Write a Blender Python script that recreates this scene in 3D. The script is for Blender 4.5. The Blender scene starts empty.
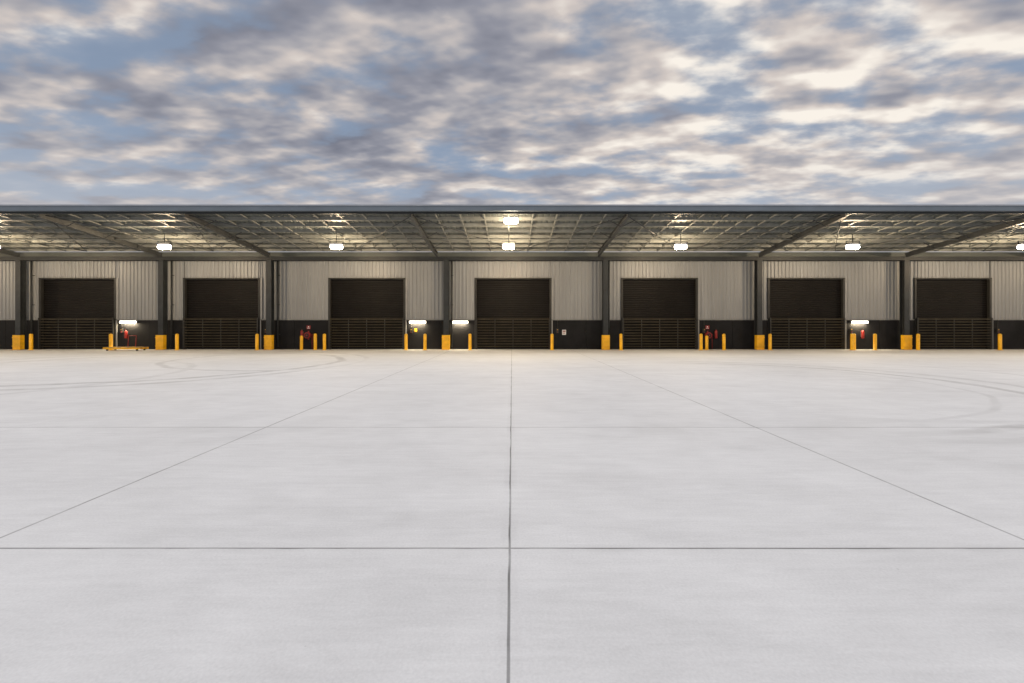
import bpy, bmesh, math, random
from mathutils import Vector, Matrix
random.seed(7)
sc = bpy.context.scene
sc.view_settings.view_transform = 'Standard'
sc.view_settings.look = 'None'
sc.view_settings.exposure = 0
sc.view_settings.gamma = 1

# ------------------------------------------------------------ helpers
def node(nt, t, **kw):
    n = nt.nodes.new(t)
    for k, v in kw.items():
        setattr(n, k, v)
    return n
def setin(nt, sock, v):
    if isinstance(v, bpy.types.NodeSocket):
        nt.links.new(v, sock)
    else:
        sock.default_value = v
def M(nt, op, a, b=None, c=None, clamp=False):
    n = node(nt, 'ShaderNodeMath', operation=op, use_clamp=clamp)
    setin(nt, n.inputs[0], a)
    if b is not None: setin(nt, n.inputs[1], b)
    if c is not None: setin(nt, n.inputs[2], c)
    return n.outputs[0]
def VM(nt, op, a, b=None):
    n = node(nt, 'ShaderNodeVectorMath', operation=op)
    setin(nt, n.inputs[0], a)
    if b is not None: setin(nt, n.inputs[1], b)
    return n
def NOISE(nt, vec, scale, detail=4, rough=0.5, dist=0.0):
    n = node(nt, 'ShaderNodeTexNoise')
    nt.links.new(vec, n.inputs['Vector'])
    n.inputs['Scale'].default_value = scale
    n.inputs['Detail'].default_value = detail
    n.inputs['Roughness'].default_value = rough
    n.inputs['Distortion'].default_value = dist
    return n.outputs['Fac']
def MAP(nt, vec, scale=(1,1,1), rot=(0,0,0), loc=(0,0,0)):
    n = node(nt, 'ShaderNodeMapping')
    nt.links.new(vec, n.inputs['Vector'])
    n.inputs['Location'].default_value = loc
    n.inputs['Rotation'].default_value = rot
    n.inputs['Scale'].default_value = scale
    return n.outputs[0]
def RANGE(nt, v, a, b, c=0.0, d=1.0, smooth=False):
    n = node(nt, 'ShaderNodeMapRange')
    if smooth: n.interpolation_type = 'SMOOTHSTEP'
    setin(nt, n.inputs[0], v)
    for i, x in enumerate((a, b, c, d)):
        setin(nt, n.inputs[i+1], x)
    return n.outputs[0]
def MIXC(nt, f, a, b, mode='MIX'):
    n = node(nt, 'ShaderNodeMix', data_type='RGBA', blend_type=mode)
    setin(nt, n.inputs[0], f)
    setin(nt, n.inputs[6], a if isinstance(a, bpy.types.NodeSocket) else (*a, 1))
    setin(nt, n.inputs[7], b if isinstance(b, bpy.types.NodeSocket) else (*b, 1))
    return n.outputs[2]

def mat(name, col, rough=0.5, metal=0.0, var=0.25, vscale=2.0, bump=0.0, bscale=40, streak=False, emit=None, estr=0, spec=0.5):
    m = bpy.data.materials.new(name); m.use_nodes = True
    nt = m.node_tree; b = nt.nodes['Principled BSDF']
    tc = node(nt, 'ShaderNodeNewGeometry').outputs['Position']
    v = MAP(nt, tc, scale=(1, 1, 0.12) if streak else (1, 1, 1))
    f = RANGE(nt, NOISE(nt, v, vscale, 4, 0.68), 0.3, 0.7)
    lo = tuple(c*(1-var) for c in col); hi = tuple(min(1, c*(1+var)) for c in col)
    nt.links.new(MIXC(nt, f, lo, hi), b.inputs['Base Color'])
    b.inputs['Roughness'].default_value = rough
    b.inputs['Metallic'].default_value = metal
    b.inputs['Specular IOR Level'].default_value = spec
    if bump:
        bn = node(nt, 'ShaderNodeBump'); bn.inputs['Strength'].default_value = bump
        bn.inputs['Distance'].default_value = 0.01
        nt.links.new(NOISE(nt, tc, bscale, 2, 0.6), bn.inputs['Height'])
        nt.links.new(bn.outputs[0], b.inputs['Normal'])
    if emit:
        b.inputs['Emission Color'].default_value = (*emit, 1)
        b.inputs['Emission Strength'].default_value = estr
    return m

class MB:
    """mesh builder"""
    def __init__(s): s.bm = bmesh.new(); s.mats = []
    def mi(s, m):
        if m not in s.mats: s.mats.append(m)
        return s.mats.index(m)
    def box(s, x0, x1, y0, y1, z0, z1, m):
        i = s.mi(m)
        vs = [s.bm.verts.new((x, y, z)) for z in (z0, z1) for y in (y0, y1) for x in (x0, x1)]
        for q in ((0,2,3,1),(4,5,7,6),(0,1,5,4),(2,6,7,3),(0,4,6,2),(1,3,7,5)):
            f = s.bm.faces.new([vs[k] for k in q]); f.material_index = i
    def cyl(s, p0, p1, r, m, seg=12, r2=None, smooth=True):
        i = s.mi(m); p0 = Vector(p0); p1 = Vector(p1); d = (p1-p0)
        if r2 is None: r2 = r
        q = d.to_track_quat('Z', 'Y')
        a = []; b = []
        for k in range(seg):
            t = 2*math.pi*k/seg; o = Vector((math.cos(t), math.sin(t), 0))
            a.append(s.bm.verts.new(p0+q@(o*r))); b.append(s.bm.verts.new(p1+q@(o*r2)))
        for k in range(seg):
            f = s.bm.faces.new([a[k], a[(k+1)%seg], b[(k+1)%seg], b[k]]); f.material_index = i; f.smooth = smooth
        f = s.bm.faces.new(a[::-1]); f.material_index = i
        f = s.bm.faces.new(b); f.material_index = i
    def beam(s, p0, p1, w, h, m):
        i = s.mi(m); p0 = Vector(p0); p1 = Vector(p1); d = (p1-p0).normalized()
        side = d.cross(Vector((0,0,1)))
        if side.length < 1e-4: side = Vector((1,0,0))
        side.normalize(); up = side.cross(d).normalized()
        c = []
        for p in (p0, p1):
            for sx, sz in ((-1,-1),(1,-1),(1,1),(-1,1)):
                c.append(s.bm.verts.new(p+side*sx*w/2+up*sz*h/2))
        for q in ((0,1,2,3),(7,6,5,4),(0,4,5,1),(1,5,6,2),(2,6,7,3),(3,7,4,0)):
            f = s.bm.faces.new([c[k] for k in q]); f.material_index = i
    def ibeam(s, p0, p1, w, h, m, t=0.025):
        p0 = Vector(p0); p1 = Vector(p1); d = (p1-p0).normalized()
        side = d.cross(Vector((0,0,1))).normalized(); up = side.cross(d).normalized()
        s.beam(p0+up*(h/2-t/2), p1+up*(h/2-t/2), w, t, m)
        s.beam(p0-up*(h/2-t/2), p1-up*(h/2-t/2), w, t, m)
        s.beam(p0, p1, t*0.8, h-2*t-0.002, m)
    def strip(s, pts_a, pts_b, m, smooth=False):
        i = s.mi(m)
        a = [s.bm.verts.new(p) for p in pts_a]; b = [s.bm.verts.new(p) for p in pts_b]
        for k in range(len(a)-1):
            f = s.bm.faces.new([a[k], a[k+1], b[k+1], b[k]]); f.material_index = i; f.smooth = smooth
    def lathe(s, cx, cy, prof, m, seg=20):
        i = s.mi(m); rings = []
        for r, z in prof:
            rings.append([s.bm.verts.new((cx+r*math.cos(2*math.pi*k/seg), cy+r*math.sin(2*math.pi*k/seg), z)) for k in range(seg)])
        for a, b in zip(rings, rings[1:]):
            for k in range(seg):
                f = s.bm.faces.new([a[k], a[(k+1)%seg], b[(k+1)%seg], b[k]]); f.material_index = i; f.smooth = True
        f = s.bm.faces.new(rings[-1]); f.material_index = i
    def obj(s, name, parent=None, loc=(0,0,0), bevel=0):
        me = bpy.data.meshes.new(name)
        s.bm.to_mesh(me); s.bm.free()
        for m in s.mats: me.materials.append(m)
        o = bpy.data.objects.new(name, me); sc.collection.objects.link(o)
        o.location = loc
        if bevel:
            bv = o.modifiers.new('bevel', 'BEVEL'); bv.width = bevel; bv.segments = 2; bv.limit_method = 'ANGLE'
        if parent: o.parent = parent
        return o
def empty(name, loc=(0,0,0)):
    e = bpy.data.objects.new(name, None); sc.collection.objects.link(e); e.location = loc
    return e

# ------------------------------------------------------------ constants
F = 456.0; CAMZ = 1.65; YW = 31.1; YE = 22.45
XMIN, XMAX = -55.0, 55.0
SUN_EL = math.radians(58); SUN_AZ = math.radians(160)

# ------------------------------------------------------------ materials
m_clad = mat('grey_wall_cladding', (0.262,0.268,0.27), 0.45, 0.0, 0.12, 0.8, streak=True)
m_trim = mat('grey_trim', (0.26,0.26,0.255), 0.45, 0, 0.1)
m_dado = mat('charcoal_precast', (0.012,0.012,0.013), 0.6, 0, 0.35, 1.2, bump=0.3, spec=0.15)
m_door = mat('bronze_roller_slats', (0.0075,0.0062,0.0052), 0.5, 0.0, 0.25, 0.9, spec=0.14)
m_frame = mat('door_frame_steel', (0.03,0.029,0.026), 0.5, 0.0, 0.2, spec=0.3)
m_gate = mat('bronze_gate_rail', (0.038,0.031,0.018), 0.5, 0.0, 0.35, spec=0.2)
m_steel = mat('dark_painted_steel', (0.028,0.031,0.033), 0.5, 0.0, 0.25, spec=0.3)
m_rafter = mat('rafter_painted_steel', (0.06,0.064,0.066), 0.5, 0.1, 0.25)
m_purlin = mat('galvanised_purlin', (0.21,0.215,0.20), 0.5, 0.1, 0.2)
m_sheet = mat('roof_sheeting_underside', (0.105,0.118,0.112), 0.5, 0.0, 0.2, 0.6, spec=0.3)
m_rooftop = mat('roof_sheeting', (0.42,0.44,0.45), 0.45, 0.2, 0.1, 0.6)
m_fascia = mat('blue_grey_gutter', (0.14,0.165,0.19), 0.4, 0.2, 0.12, 0.5)
m_lip = mat('gutter_lip', (0.33,0.35,0.38), 0.35, 0.3, 0.1)
m_yellow = mat('safety_yellow_paint', (0.88,0.46,0.012), 0.45, 0, 0.16, 3.0, bump=0.2)
m_red = mat('red_enamel', (0.25,0.014,0.010), 0.4, 0, 0.2, 6)
m_black = mat('black_rubber', (0.015,0.015,0.015), 0.7, 0, 0.3, 6)
m_white = mat('white_enamel', (0.75,0.75,0.73), 0.4, 0, 0.06, 6)
m_alu = mat('cast_aluminium', (0.45,0.45,0.46), 0.4, 0.8, 0.1, 6)
m_wood = mat('pallet_timber', (0.30,0.2,0.11), 0.8, 0, 0.3, 6)
m_led = mat('led_lens', (0.9,0.9,0.9), 0.4, 0, 0.0, emit=(1.0,0.88,0.68), estr=80)
m_tube = mat('wall_light_diffuser', (0.9,0.9,0.9), 0.4, 0, 0.0, emit=(1.0,0.86,0.62), estr=20)

# concrete ground -------------------------------------------------
def ground_mat():
    m = bpy.data.materials.new('concrete_slab'); m.use_nodes = True
    nt = m.node_tree; b = nt.nodes['Principled BSDF']
    P = node(nt, 'ShaderNodeNewGeometry').outputs['Position']
    sp = node(nt, 'ShaderNodeSeparateXYZ'); nt.links.new(P, sp.inputs[0])
    jn = NOISE(nt, P, 1.3, 3, 0.6)
    wob = M(nt, 'MULTIPLY', M(nt, 'SUBTRACT', jn, 0.5), 0.018)
    X = M(nt, 'ADD', sp.outputs[0], wob); Y = M(nt, 'ADD', sp.outputs[1], wob)
    def line(co, pos, w):
        d = M(nt, 'ABSOLUTE', M(nt, 'SUBTRACT', co, pos))
        return RANGE(nt, d, w*0.45, w*0.8, 1, 0)
    def rep(co, pos, per, w):
        t = M(nt, 'DIVIDE', M(nt, 'SUBTRACT', co, pos), per)
        t = M(nt, 'FRACT', M(nt, 'ADD', t, 0.5))
        d = M(nt, 'MULTIPLY', M(nt, 'ABSOLUTE', M(nt, 'SUBTRACT', t, 0.5)), per)
        return RANGE(nt, d, w*0.45, w*0.8, 1, 0)
    GX, GY = 3.95, 3.99
    major = M(nt, 'MAXIMUM', line(X, -0.018, 0.013), line(Y, 3.37, 0.015))
    side = M(nt, 'MAXIMUM', line(X, -0.018-GX, 0.018), line(X, -0.018+GX, 0.018))
    side = M(nt, 'MAXIMUM', side, M(nt, 'MULTIPLY', line(Y, 3.37+GY, 0.026), 0.75))
    minor = M(nt, 'MAXIMUM', rep(X, -0.018, GX, 0.008), rep(Y, 3.37, GY, 0.012))
    j = M(nt, 'MAXIMUM', M(nt, 'MULTIPLY', major, 0.78), M(nt, 'MULTIPLY', side, 0.6))
    j = M(nt, 'MAXIMUM', j, M(nt, 'MULTIPLY', minor, 0.28))
    j = M(nt, 'MULTIPLY', j, RANGE(nt, jn, 0.3, 0.6, 0.5, 1.0))
    halo = M(nt, 'MAXIMUM', line(X, -0.018, 0.10), line(Y, 3.37, 0.08))
    halo = M(nt, 'MULTIPLY', halo, RANGE(nt, jn, 0.4, 0.7, 0.0, 0.12))
    big = NOISE(nt, P, 0.22, 2, 0.6)
    mid = NOISE(nt, MAP(nt, P, scale=(0.35, 1.3, 1), rot=(0,0,0.12)), 0.9, 6, 0.68)
    blot = NOISE(nt, MAP(nt, P, loc=(5,2,0), scale=(0.8,1,1)), 1.5, 5, 0.72)
    brush = NOISE(nt, MAP(nt, P, scale=(1.0, 9.0, 1), rot=(0,0,-0.1)), 1.6, 3, 0.65)
    fine = NOISE(nt, P, 55, 1, 0.7)
    tone = M(nt, 'ADD', M(nt, 'MULTIPLY', big, 0.20), M(nt, 'MULTIPLY', mid, 0.30))
    tone = M(nt, 'ADD', tone, M(nt, 'MULTIPLY', brush, 0.14))
    tone = M(nt, 'ADD', tone, M(nt, 'MULTIPLY', blot, 0.20))
    tone = M(nt, 'ADD', tone, M(nt, 'MULTIPLY', fine, 0.16))
    tone = RANGE(nt, tone, 0.40, 0.60)
    col = MIXC(nt, tone, (0.525,0.53,0.532), (0.69,0.698,0.70))
    # tyre marks : worn arcs of rubber
    broken = RANGE(nt, blot, 0.36, 0.56, 0.2, 1)
    wv = M(nt, 'MULTIPLY', M(nt, 'SUBTRACT', big, 0.5), 0.9)
    def ring(cx, cy, r, w, a0):
        d = VM(nt, 'DISTANCE', P, (cx, cy, 0)).outputs['Value']
        e = M(nt, 'ABSOLUTE', M(nt, 'SUBTRACT', M(nt, 'ADD', d, wv), r))
        return M(nt, 'MULTIPLY', RANGE(nt, e, w*0.2, w, 1, 0, True), a0)
    def many(rs):
        t = ring(*rs[0])
        for a in rs[1:]: t = M(nt, 'MAXIMUM', t, ring(*a))
        return t
    tr = many(((6.4, 13.4, 6.4, 0.26, 0.46), (6.6, 13.7, 7.2, 0.22, 0.38), (6.0, 13.6, 5.8, 0.12, 0.2), (9, 15.5, 7.9, 0.25, 0.22), (7.0, 13.4, 6.8, 0.7, 0.13)))
    tr = M(nt, 'MULTIPLY', tr, RANGE(nt, sp.outputs[0], 4.5, 9.0, 0, 1, True))
    tl = many(((-15, 19.5, 7.2, 0.30, 0.5), (-15.4, 19.8, 8.6, 0.28, 0.42), (-9.5, 23.0, 6.5, 0.25, 0.36), (-19, 14, 7.5, 0.25, 0.22)))
    tl = M(nt, 'MULTIPLY', tl, RANGE(nt, sp.outputs[0], -8.5, -5.5, 1, 0, True))
    ty = M(nt, 'MULTIPLY', M(nt, 'MAXIMUM', tr, tl), broken)
    vo = node(nt, 'ShaderNodeTexVoronoi'); nt.links.new(P, vo.inputs['Vector']); vo.inputs['Scale'].default_value = 3.2
    spk = M(nt, 'MULTIPLY', RANGE(nt, vo.outputs['Distance'], 0.012, 0.03, 1, 0), RANGE(nt, jn, 0.5, 0.62))
    st = RANGE(nt, mid, 0.53, 0.70, 0, 0.16)
    dark = M(nt, 'MAXIMUM', M(nt, 'MAXIMUM', ty, st), M(nt, 'MULTIPLY', spk, 0.45))
    dark = M(nt, 'MAXIMUM', dark, halo)
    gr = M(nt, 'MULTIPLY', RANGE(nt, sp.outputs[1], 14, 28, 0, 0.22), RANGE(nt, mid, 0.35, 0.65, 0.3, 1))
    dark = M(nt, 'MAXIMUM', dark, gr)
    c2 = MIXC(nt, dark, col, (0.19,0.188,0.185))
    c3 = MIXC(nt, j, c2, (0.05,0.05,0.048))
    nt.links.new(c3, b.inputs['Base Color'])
    b.inputs['Roughness'].default_value = 0.7
    b.inputs['Specular IOR Level'].default_value = 0.3
    return m
g = MB(); mg = ground_mat()
g.strip([(-900,-900,0),(900,-900,0)], [(-900,900,0),(900,900,0)], mg)
g.obj('ground')

# ------------------------------------------------------------ warehouse
wh = empty('warehouse_building', (0, YW, 0))
def wobj(mb, name, bevel=0):
    o = mb.obj(name, bevel=bevel); o.parent = wh; o.matrix_parent_inverse = Matrix.Translation((0,-YW,0)); return o

DW = 5.15; DZ = 4.74; DADO = 1.98; WTOP = 6.0
doors = [-49.2, -39.4, -29.55, -19.75, -9.87, 0.07, 10.03, 20.02, 30.0, 39.95, 49.9]
edges = [XMIN]
for d in doors: edges += [d-DW/2, d+DW/2]
edges.append(XMAX)
def clad(mb, x0, x1, z0, z1, y, m, pitch=0.25, dep=0.045):
    pts = []
    k = math.floor(x0/pitch)-1
    while k*pitch < x1+pitch:
        b = k*pitch
        for dx, dy in ((0,0),(0.13,0),(0.16,-dep),(0.22,-dep)):
            pts.append((b+dx, y+dy))
        k += 1
    pts = [(min(max(px_, x0), x1), py) for px_, py in pts if x0-0.12 < px_ < x1+0.12]
    out = []
    for p in pts:
        if not out or abs(out[-1][0]-p[0]) > 1e-4: out.append(p)
    mb.strip([(a, b, z0) for a, b in out], [(a, b, z1) for a, b in out], m)
w = MB()
for i in range(0, len(edges), 2):
    clad(w, edges[i], edges[i+1], DADO+0.06, WTOP, YW, m_clad)
for d in doors:
    clad(w, d-DW/2, d+DW/2, DZ+0.12, WTOP, YW, m_clad)
wobj(w, 'wall_cladding')
w = MB()
for i in range(0, len(edges), 2):
    a, b = edges[i], edges[i+1]
    n = max(1, round((b-a)/2.4)); s_ = (b-a)/n
    for q in range(n):
        w.box(a+q*s_+0.008, a+(q+1)*s_-0.008, YW-0.05, YW+0.2, 0.0, DADO, m_dado)
    w.box(a, b, YW-0.075, YW+0.02, DADO+0.003, DADO+0.05, m_trim)
wobj(w, 'dado_wall_panels', 0.006)
w = MB()
w.box(XMIN, XMAX, YW+0.22, YW+0.3, 0, WTOP+0.3, m_dado)
w.box(XMIN, XMAX, YW+0.32, YW+45, 5.9, 6.1, m_dado)
w.box(XMIN, XMIN+0.2, YW+0.32, YW+45, 0, 5.88, m_clad); w.box(XMAX-0.2, XMAX, YW+0.32, YW+45, 0, 5.88, m_clad)
w.box(XMIN, XMAX, YW+45.02, YW+45.2, 0, 5.88, m_clad)
wobj(w, 'building_shell')
w = MB()
for ya, za, yb, zb in ((YW+0.35, 6.45, YW+22.5, 7.6), (YW+22.5, 7.6, YW+45.4, 6.45)):
    w.strip([(XMIN-0.3, ya, za), (XMAX+0.3, ya, za)], [(XMIN-0.3, yb, zb), (XMAX+0.3, yb, zb)], m_rooftop)
wobj(w, 'roof')
w = MB()
w.box(XMIN, XMAX, YW-0.12, YW+0.02, WTOP+0.002, WTOP+0.14, m_steel)
w.box(XMIN, XMAX, YW-0.02, YW+0.2, WTOP+0.145, WTOP+0.62, m_sheet)
wobj(w, 'wall_top_flashing')

for k, d in enumerate(doors):
    w = MB()
    pitch = 0.125; z = 0.06; pa = []
    y0 = YW+0.12
    while z < DZ-0.02:
        pa += [(y0, z), (y0-0.012, z+0.03), (y0-0.016, z+0.06), (y0-0.012, z+0.09), (y0, z+0.115), (y0+0.012, z+0.12)]
        z += pitch
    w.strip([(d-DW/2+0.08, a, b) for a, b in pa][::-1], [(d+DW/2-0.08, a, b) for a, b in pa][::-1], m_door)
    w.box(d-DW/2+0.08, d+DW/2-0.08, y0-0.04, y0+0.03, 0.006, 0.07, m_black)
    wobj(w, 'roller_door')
    w = MB()
    for s in (-1, 1):
        xa = d+s*(DW/2)
        w.box(min(xa-s*0.09, xa+s*0.05), max(xa-s*0.09, xa+s*0.05), YW-0.1, YW+0.1, 0.003, DZ+0.02, m_frame)
    w.box(d-DW/2-0.05, d+DW/2+0.05, YW-0.11, YW+0.1, DZ+0.023, DZ+0.12, m_frame)
    xa = d+DW/2+0.053
    w.box(xa, xa+0.13, YW-0.09, YW-0.05, DADO+0.065, DZ+0.12, m_trim)
    w.box(xa, xa+0.07, YW-0.12, YW-0.053, 0.003, DADO-0.01, m_trim)
    wobj(w, 'door_frame', 0.006)

# canopy -----------------------------------------------------------
ZR0, ZR1 = 6.72, 7.44
def zr(y): return ZR0+(YW-y)/(YW-YE)*(ZR1-ZR0)
w = MB()
pts = []; x = XMIN
while x < XMAX:
    for dx, dz in ((0,0),(0.18,0),(0.2,0.03),(0.28,0.03)):
        pts.append((x+dx, dz))
    x += 0.30
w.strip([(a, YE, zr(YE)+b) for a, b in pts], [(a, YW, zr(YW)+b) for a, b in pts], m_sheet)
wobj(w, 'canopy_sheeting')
w = MB()
w.strip([(XMIN, YE, ZR1+0.05), (XMAX, YE, ZR1+0.05)], [(XMIN, YW+0.4, ZR0+0.05), (XMAX, YW+0.4, ZR0+0.05)], m_rooftop)
wobj(w, 'canopy_roof')
w = MB()
NP = 8
ys = [YE+0.35+(YW-0.5-YE-0.35)*i/(NP-1) for i in range(NP)]
for y in ys:
    z = zr(y)
    w.box(XMIN, XMAX, y-0.012, y+0.012, z-0.17, z-0.005, m_purlin)
    w.box(XMIN, XMAX, y-0.07, y-0.0125, z-0.022, z-0.005, m_purlin)
    w.box(XMIN, XMAX, y+0.0125, y+0.07, z-0.17, z-0.15, m_purlin)
wobj(w, 'canopy_purlins')
colx = [-52.6, -42.7, -32.9, -23.4, -16.2, -4.4, 6.24, 16.5, 26.3, 36.0, 46.0, 54.0]
rafx = [-52.6, -42.7, -32.9, -23.4, -16.2, -5.0, 5.75, 16.5, 26.3, 36.0, 46.0, 54.0]
w = MB()
for x in rafx:
    w.ibeam((x, YE+0.12, zr(YE)-0.32), (x, YW-0.62, zr(YW-0.6)-0.46), 0.17, 0.28, m_rafter)
    for y in ys[1:-1:2]:
        for s in (-1, 1):
            w.beam((x+s*0.06, y, zr(y)-0.50), (x+s*0.7, y, zr(y)-0.17), 0.035, 0.035, m_rafter)
wobj(w, 'canopy_rafters')
w = MB()
x = XMIN+1.5
while x < XMAX:
    if min(abs(x-r) for r in rafx) > 0.4:
        w.beam((x, YE+0.35, zr(YE)-0.12), (x, YW-0.5, zr(YW)-0.10), 0.055, 0.05, m_purlin)
    x += 1.24
wobj(w, 'purlin_bridging')
w = MB()
for a, b in zip(rafx, rafx[1:]):
    q = (a+b)/2
    for (xa, ya, xb, yb) in ((a, YE+0.4, q, YW-0.9), (q, YW-0.9, b, YE+0.4)):
        w.cyl((xa, ya, zr(ya)-0.26), (xb, yb, zr(yb)-0.26), 0.022, m_rafter, 6)
wobj(w, 'canopy_bracing')
w = MB()
w.ibeam((XMIN, YW-0.55, 6.1), (XMAX, YW-0.55, 6.1), 0.2, 0.24, m_steel)
w.box(XMIN, XMAX, YE+0.06, YE+0.12, ZR1-0.30, ZR1-0.02, m_steel)
wobj(w, 'canopy_beams')
w = MB()
w.box(XMIN-0.1, XMAX+0.1, YE-0.14, YE+0.05, ZR1-0.20, ZR1+0.08, m_fascia)
w.box(XMIN-0.1, XMAX+0.1, YE-0.17, YE-0.143, ZR1+0.04, ZR1+0.10, m_lip)
wobj(w, 'eave_gutter')
w = MB()
for x in colx:
    yc = YW-0.55
    w.box(x-0.17, x+0.17, yc-0.2, yc-0.18, 0.02, 5.96, m_steel)
    w.box(x-0.17, x+0.17, yc+0.18, yc+0.2, 0.02, 5.96, m_steel)
    w.box(x-0.012, x+0.012, yc-0.178, yc+0.178, 0.02, 5.96, m_steel)
    w.box(x-0.22, x+0.22, yc-0.24, yc+0.24, 0.0, 0.02, m_steel)
    w.box(x-0.24, x+0.24, yc-0.22, yc+0.22, 5.962, 5.978, m_steel)
wobj(w, 'steel_columns')
w = MB()
for x in colx:
    w.cyl((x+0.33, YW-0.2, 0.15), (x+0.33, YW-0.2, 6.0), 0.055, m_steel, 10)
    for z in (1.0, 3.0, 5.0):
        w.box(x+0.25, x+0.41, YW-0.13, YW-0.05, z, z+0.04, m_steel)
wobj(w, 'downpipes')

# ------------------------------------------------------------ yellow bollards / guards
def px(x, y): return (x-512)/F*y
def bollard(x, y, h=1.08, r=0.10):
    mb = MB()
    prof = [(r+0.07, 0.0), (r+0.07, 0.015), (r, 0.016), (r, h-0.07)]
    for i in range(1, 6):
        t = i/6*math.pi/2
        prof.append((r*math.cos(t), h-0.07+0.07*math.sin(t)))
    prof.append((0.01, h))
    mb.lathe(0, 0, prof, m_yellow)
    for k in range(4):
        a = math.pi/4+k*math.pi/2
        mb.cyl(((r+0.045)*math.cos(a), (r+0.045)*math.sin(a), 0.015), ((r+0.045)*math.cos(a), (r+0.045)*math.sin(a), 0.035), 0.014, m_alu, 6)
    o = mb.obj('bollard', loc=(x, y, 0)); o.rotation_euler = (random.uniform(-.008,.008), random.uniform(-.008,.008), random.random())
YB = YW-1.15
for p in (111, 177, 257, 324.5, 406, 425, 470, 552, 621, 701, 709, 724, 770, 852, 858, 875, 918, 1000, 31, 299, 313):
    bollard(px(p, YB), YB if p not in (709, 858, 299, 313) else YB+0.35, 1.08 if p not in (299, 709) else 0.95)
def guard(x, y):
    mb = MB()
    h = 0.98; wv = 0.25
    mb.box(-wv, wv, -0.30, -0.27, 0.02, h, m_yellow)
    mb.box(-wv, -wv+0.03, -0.268, 0.0, 0.02, h, m_yellow)
    mb.box(wv-0.03, wv, -0.268, 0.0, 0.02, h, m_yellow)
    mb.box(-wv-0.05, wv+0.05, -0.38, -0.302, 0.0, 0.018, m_yellow)
    for z in (0.22, 0.78):
        mb.box(-wv-0.005, wv+0.005, -0.325, -0.302, z, z+0.07, m_yellow)
    for xx in (-0.2, 0, 0.2):
        mb.cyl((xx, -0.35, 0.018), (xx, -0.35, 0.04), 0.018, m_alu, 6)
    mb.obj('column_guard', loc=(x, y, 0), bevel=0.008)
for x in colx[1:-1]:
    guard(x, YW-0.55)

# ------------------------------------------------------------ barrier gates in front of doors
for d in doors:
    mb = MB(); W = DW/2-0.12
    for i in range(11):
        z = 0.16+i*0.185
        mb.box(-W, W, -0.02, 0.02, z, z+(0.06 if i < 10 else 0.08), m_gate)
    n = 5
    for i in range(n):
        x = -W+2*W*i/(n-1)
        mb.box(x-0.025, x+0.025, 0.022, 0.06, 0.10, 2.10, m_frame)
    for x in (-W-0.055, W+0.055):
        mb.box(x-0.04, x+0.04, -0.03, 0.05, 0.0, 2.14, m_frame)
    mb.cyl((-W, 0.04, 0), (-W, 0.04, 0.1), 0.05, m_black, 10)
    mb.cyl((W, 0.04, 0), (W, 0.04, 0.1), 0.05, m_black, 10)
    mb.obj('barrier_gate', loc=(d, YW-0.2, 0))

# ------------------------------------------------------------ canopy lights
def add_light(name, kind, loc, energy, col, parent, size=0.3, rot=(0,0,0)):
    L = bpy.data.lights.new(name, kind); L.energy = energy; L.color = col
    if kind == 'AREA': L.size = size
    else: L.shadow_soft_size = size
    o = bpy.data.objects.new(name, L); sc.collection.objects.link(o)
    o.location = loc; o.rotation_euler = rot; o.parent = parent
    return o
def highbay(x, y, z, energy):
    e = empty('canopy_floodlight', (x, y, z))
    mb = MB()
    mb.box(-0.36, 0.36, -0.17, 0.17, 0.0, 0.06, m_alu)
    for i in range(12):
        xx = -0.33+i*0.058
        mb.box(xx, xx+0.015, -0.15, 0.15, 0.062, 0.12, m_alu)
    mb.box(-0.015, 0.015, -0.015, 0.015, 0.062, zr(y)-z-0.17, m_steel)
    mb.box(-0.39, -0.37, -0.03, 0.03, 0.0, 0.2, m_steel); mb.box(0.37, 0.39, -0.03, 0.03, 0.0, 0.2, m_steel)
    mb.box(-0.39, 0.39, -0.03, 0.03, 0.202, 0.22, m_steel)
    mb.obj('housing', parent=e)
    mb = MB()
    mb.box(-0.34, 0.34, -0.16, 0.16, -0.24, -0.003, m_led)
    mb.obj('lens', parent=e, bevel=0.10)
    add_light('lamp', 'POINT', (0, 0, -0.42), energy, (1.0, 0.74, 0.45), e, 0.12)
    return e
YL = 26.5
for k in range(-5, 6):
    highbay(-0.2+10.0*k, YL, 6.30, 540)
highbay(-0.05, YE+0.45, 6.98, 260)
w = MB()
w.box(XMIN, XMAX, YL+0.3, YL+0.40, 6.66, 6.70, m_purlin)
wobj(w, 'cable_tray')

for p in (130, 418, 460, 858):
    x = px(p, YW); e = empty('wall_light', (x, YW-0.05, 1.84))
    mb = MB()
    mb.box(-0.56, 0.56, -0.13, -0.001, 0.07, 0.13, m_alu)
    mb.box(-0.58, -0.561, -0.14, -0.001, -0.07, 0.14, m_alu); mb.box(0.561, 0.58, -0.14, -0.001, -0.07, 0.14, m_alu)
    mb.obj('housing', parent=e)
    mb = MB(); mb.box(-0.54, 0.54, -0.12, -0.01, -0.06, 0.068, m_tube); mb.obj('diffuser', parent=e, bevel=0.015)
    L = add_light('lamp', 'AREA', (0, -0.16, -0.10), 60, (1.0, 0.82, 0.55), e, 0.9)
    L.data.shape = 'RECTANGLE'; L.data.size = 0.9; L.data.size_y = 0.1; L.rotation_euler = (math.radians(25), 0, 0)

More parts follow.
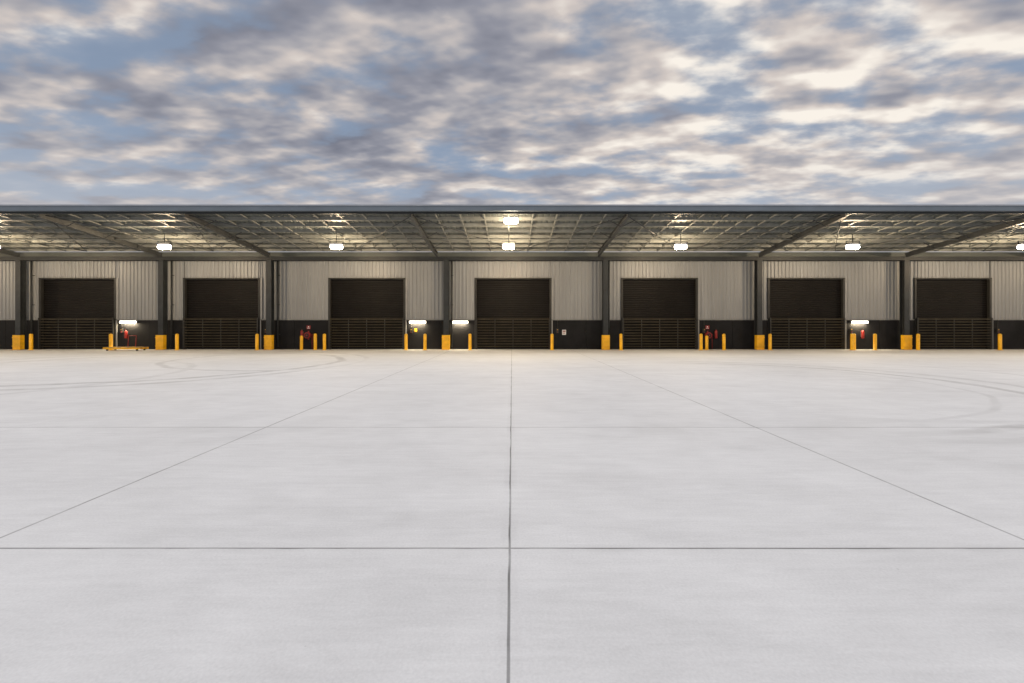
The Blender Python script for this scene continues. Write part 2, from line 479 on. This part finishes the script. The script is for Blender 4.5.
# ------------------------------------------------------------ fire hose reels, extinguisher, signs, trolley
def hose_reel(x, s=0.7):
    e = empty('fire_hose_reel', (x, YW-0.06, 0.95))
    mb = MB()
    mb.cyl((0, -0.26, 0), (0, -0.24, 0), 0.30*s, m_red, 24)
    mb.cyl((0, -0.08, 0), (0, -0.06, 0), 0.30*s, m_red, 24)
    mb.cyl((0, -0.24, 0), (0, -0.08, 0), 0.24*s, m_black, 24)
    mb.cyl((0, -0.262, 0), (0, -0.30, 0), 0.20*s, m_black, 20)
    mb.cyl((0, -0.33, 0), (0, 0.0, 0), 0.05, m_red, 12)
    mb.box(-0.04, 0.04, -0.05, 0.0, -0.3, 0.3, m_red)
    mb.cyl((0.28, -0.1, -0.9), (0.28, -0.1, 0.1), 0.02, m_red, 8)
    mb.cyl((0.15, -0.16, 0.0), (0.2, -0.2, -0.5), 0.018, m_black, 8)
    mb.obj('reel', parent=e)
    mb = MB()
    mb.box(-0.13, 0.13, -0.012, 0.0, 0.42, 0.66, m_red)
    mb.box(-0.09, 0.09, -0.016, -0.0125, 0.47, 0.50, m_white); mb.cyl((0, -0.0165, 0.58), (0, -0.0125, 0.58), 0.04, m_white, 16)
    mb.obj('sign_plate', parent=e)
def extinguisher(x):
    mb = MB()
    mb.lathe(0, 0, [(0.085,0),(0.09,0.02),(0.09,0.42),(0.07,0.49),(0.03,0.53),(0.03,0.57)], m_red, 16)
    mb.box(-0.03, 0.09, -0.015, 0.015, 0.575, 0.6, m_black); mb.box(-0.03, 0.1, -0.015, 0.015, 0.62, 0.64, m_black)
    mb.cyl((0.03, 0, 0.57), (0.14, 0, 0.45), 0.012, m_black, 8); mb.cyl((0.14, 0, 0.45), (0.14, 0, 0.12), 0.012, m_black, 8, 0.02)
    mb.box(-0.06, 0.06, 0.09, 0.11, 0.1, 0.45, m_alu)
    mb.obj('fire_extinguisher', loc=(x, YW-0.165, 0.75))
def sign(x, z, ww, hh, m1, m2):
    mb = MB()
    mb.box(-ww/2, ww/2, -0.012, 0, -hh/2, hh/2, m1)
    mb.box(-ww*0.36, ww*0.36, -0.016, -0.0125, hh*0.12, hh*0.34, m2)
    for i in range(2):
        mb.box(-ww*0.36, ww*0.3, -0.016, -0.0125, -hh*(0.12+0.18*i), -hh*(0.04+0.18*i), m2)
    mb.obj('wall_sign', loc=(x, YW-0.052, z))
hose_reel(px(309, YW)); hose_reel(px(707, YW))
extinguisher(px(303, YW)); extinguisher(px(715, YW)); extinguisher(px(128, YW)); extinguisher(px(861, YW))
sign(px(564, YW), 1.15, 0.26, 0.34, m_white, m_red)
sign(px(416, YW), 1.3, 0.16, 0.22, m_yellow, m_black)
for d in doors:
    mb = MB()
    mb.box(-0.09, 0.09, -0.1, 0, -0.15, 0.15, m_frame)
    for z, mm in ((0.08, m_yellow), (0, m_black), (-0.08, m_red)):
        mb.cyl((0, -0.125, z), (0, -0.1005, z), 0.025, mm, 10)
    mb.cyl((0, -0.04, 0.15), (0, -0.04, 0.75), 0.014, m_frame, 8)
    mb.obj('door_control_box', loc=(d+DW/2+0.45, YW-0.052, 1.25), bevel=0.006)
def trolley(x, y):
    e = empty('pallet_trolley', (x, y, 0))
    mb = MB()
    for yy in (-0.35, 0.0, 0.35):
        mb.box(-1.15, 1.15, yy-0.05, yy+0.05, 0.10, 0.2, m_yellow)
    for i in range(8):
        xx = -1.1+i*0.29
        mb.box(xx, xx+0.2, -0.42, 0.42, 0.203, 0.225, m_wood if i % 2 else m_yellow)
    mb.obj('deck', parent=e)
    mb = MB()
    for xx in (-0.95, 0.95):
        for yy in (-0.3, 0.3):
            mb.cyl((xx, yy-0.03, 0.06), (xx, yy+0.03, 0.06), 0.06, m_black, 12)
    mb.obj('wheels', parent=e)
    mb = MB()
    mb.cyl((-0.25, 0.44, 0.2), (-0.25, 0.5, 0.95), 0.02, m_red, 8); mb.cyl((0.25, 0.44, 0.2), (0.25, 0.5, 0.95), 0.02, m_red, 8)
    mb.cyl((-0.25, 0.5, 0.95), (0.25, 0.5, 0.95), 0.02, m_red, 8)
    mb.obj('handle', parent=e)
trolley(px(126, YW-1.6), YW-1.6)

# ------------------------------------------------------------ sky
wd = bpy.data.worlds.new('sky'); sc.world = wd; wd.use_nodes = True
nt = wd.node_tree; nt.nodes.clear()
out = node(nt, 'ShaderNodeOutputWorld')
sky = node(nt, 'ShaderNodeTexSky', sky_type='NISHITA'); sky.sun_disc = False
sky.sun_elevation = SUN_EL; sky.sun_rotation = SUN_AZ
bgs = node(nt, 'ShaderNodeBackground'); nt.links.new(sky.outputs[0], bgs.inputs[0]); bgs.inputs[1].default_value = 0.12
D = node(nt, 'ShaderNodeTexCoord').outputs['Generated']
sp = node(nt, 'ShaderNodeSeparateXYZ'); nt.links.new(D, sp.inputs[0])
zz = M(nt, 'ADD', M(nt, 'MAXIMUM', sp.outputs[2], 0.0), 0.15)
cx = M(nt, 'DIVIDE', sp.outputs[0], zz); cy = M(nt, 'DIVIDE', sp.outputs[1], zz)
cb = node(nt, 'ShaderNodeCombineXYZ'); nt.links.new(cx, cb.inputs[0]); nt.links.new(cy, cb.inputs[1])
Pc = MAP(nt, cb.outputs[0], scale=(0.72, 1.12, 1), rot=(0,0,0.42), loc=(4.3, 8.2, 0))
big = NOISE(nt, Pc, 1.5, 1, 0.5)
d0 = NOISE(nt, Pc, 5.0, 5, 0.50)
d1 = NOISE(nt, VM(nt, 'ADD', Pc, (0.015, 0.085, 0)).outputs[0], 5.0, 3, 0.50)
dd = M(nt, 'ADD', d0, M(nt, 'MULTIPLY', M(nt, 'SUBTRACT', big, 0.5), 0.42))
cover = RANGE(nt, dd, 0.34, 0.55, 0, 1, True)
lit = RANGE(nt, M(nt, 'SUBTRACT', d0, d1), -0.20, 0.20, 0, 1)
thick = RANGE(nt, dd, 0.38, 0.68, 0, 1)
gdir = Vector((math.sin(math.radians(30)), math.cos(math.radians(30)), 0.40)).normalized()
dt = VM(nt, 'DOT_PRODUCT', VM(nt, 'NORMALIZE', D).outputs[0], tuple(gdir)).outputs['Value']
glow = M(nt, 'POWER', M(nt, 'MAXIMUM', dt, 0), 11.0)
shade = M(nt, 'ADD', M(nt, 'MULTIPLY', lit, 0.66), M(nt, 'MULTIPLY', M(nt, 'SUBTRACT', 1.0, thick), 0.28))
shade = M(nt, 'ADD', shade, M(nt, 'MULTIPLY', glow, 0.27))
ramp = node(nt, 'ShaderNodeValToRGB'); nt.links.new(shade, ramp.inputs[0])
cr = ramp.color_ramp
cr.elements[0].position = 0.15; cr.elements[0].color = (0.18, 0.19, 0.24, 1)
cr.elements[1].position = 0.90; cr.elements[1].color = (0.98, 0.91, 0.82, 1)
e = cr.elements.new(0.40); e.color = (0.29, 0.295, 0.345, 1)
e = cr.elements.new(0.55); e.color = (0.43, 0.415, 0.435, 1)
e = cr.elements.new(0.70); e.color = (0.64, 0.575, 0.54, 1)
up = RANGE(nt, sp.outputs[2], 0.6, 1.0, 1.0, 2.8, True)
bgc = node(nt, 'ShaderNodeBackground'); nt.links.new(ramp.outputs[0], bgc.inputs[0]); nt.links.new(up, bgc.inputs[1])
bgv = node(nt, 'ShaderNodeBackground'); bgv.inputs[0].default_value = (0.29, 0.36, 0.46, 1)
mv = node(nt, 'ShaderNodeMixShader'); mv.inputs[0].default_value = 0.62
nt.links.new(bgs.outputs[0], mv.inputs[1]); nt.links.new(bgv.outputs[0], mv.inputs[2])
mx = node(nt, 'ShaderNodeMixShader'); nt.links.new(M(nt, 'ADD', M(nt, 'MULTIPLY', cover, 0.82), 0.15), mx.inputs[0])
nt.links.new(mv.outputs[0], mx.inputs[1]); nt.links.new(bgc.outputs[0], mx.inputs[2])
bgh = node(nt, 'ShaderNodeBackground'); bgh.inputs[0].default_value = (0.57, 0.56, 0.58, 1); bgh.inputs[1].default_value = 1.0
mh = node(nt, 'ShaderNodeMixShader'); nt.links.new(RANGE(nt, sp.outputs[2], 0.12, 0.36, 0.55, 0.0, True), mh.inputs[0])
nt.links.new(mx.outputs[0], mh.inputs[1]); nt.links.new(bgh.outputs[0], mh.inputs[2])
nt.links.new(mh.outputs[0], out.inputs[0])

# ------------------------------------------------------------ sun (diffused by cloud)
L = bpy.data.lights.new('sun', 'SUN'); L.energy = 1.5; L.angle = math.radians(40); L.color = (1.0, 0.955, 0.90)
so = bpy.data.objects.new('sun', L); sc.collection.objects.link(so)
sd = Vector((math.sin(SUN_AZ)*math.cos(SUN_EL), math.cos(SUN_AZ)*math.cos(SUN_EL), math.sin(SUN_EL)))
so.rotation_euler = sd.to_track_quat('Z', 'Y').to_euler(); so.location = (0, -10, 30)

# ------------------------------------------------------------ camera
cam = bpy.data.cameras.new('camera'); co = bpy.data.objects.new('camera', cam); sc.collection.objects.link(co)
co.location = (0, 0, CAMZ); co.rotation_euler = (math.radians(90), 0, 0)
cam.sensor_fit = 'HORIZONTAL'; cam.sensor_width = 36; cam.lens = 36*F/1024
cam.shift_y = -16.5/1024; cam.clip_end = 3000; cam.clip_start = 0.05
sc.camera = co
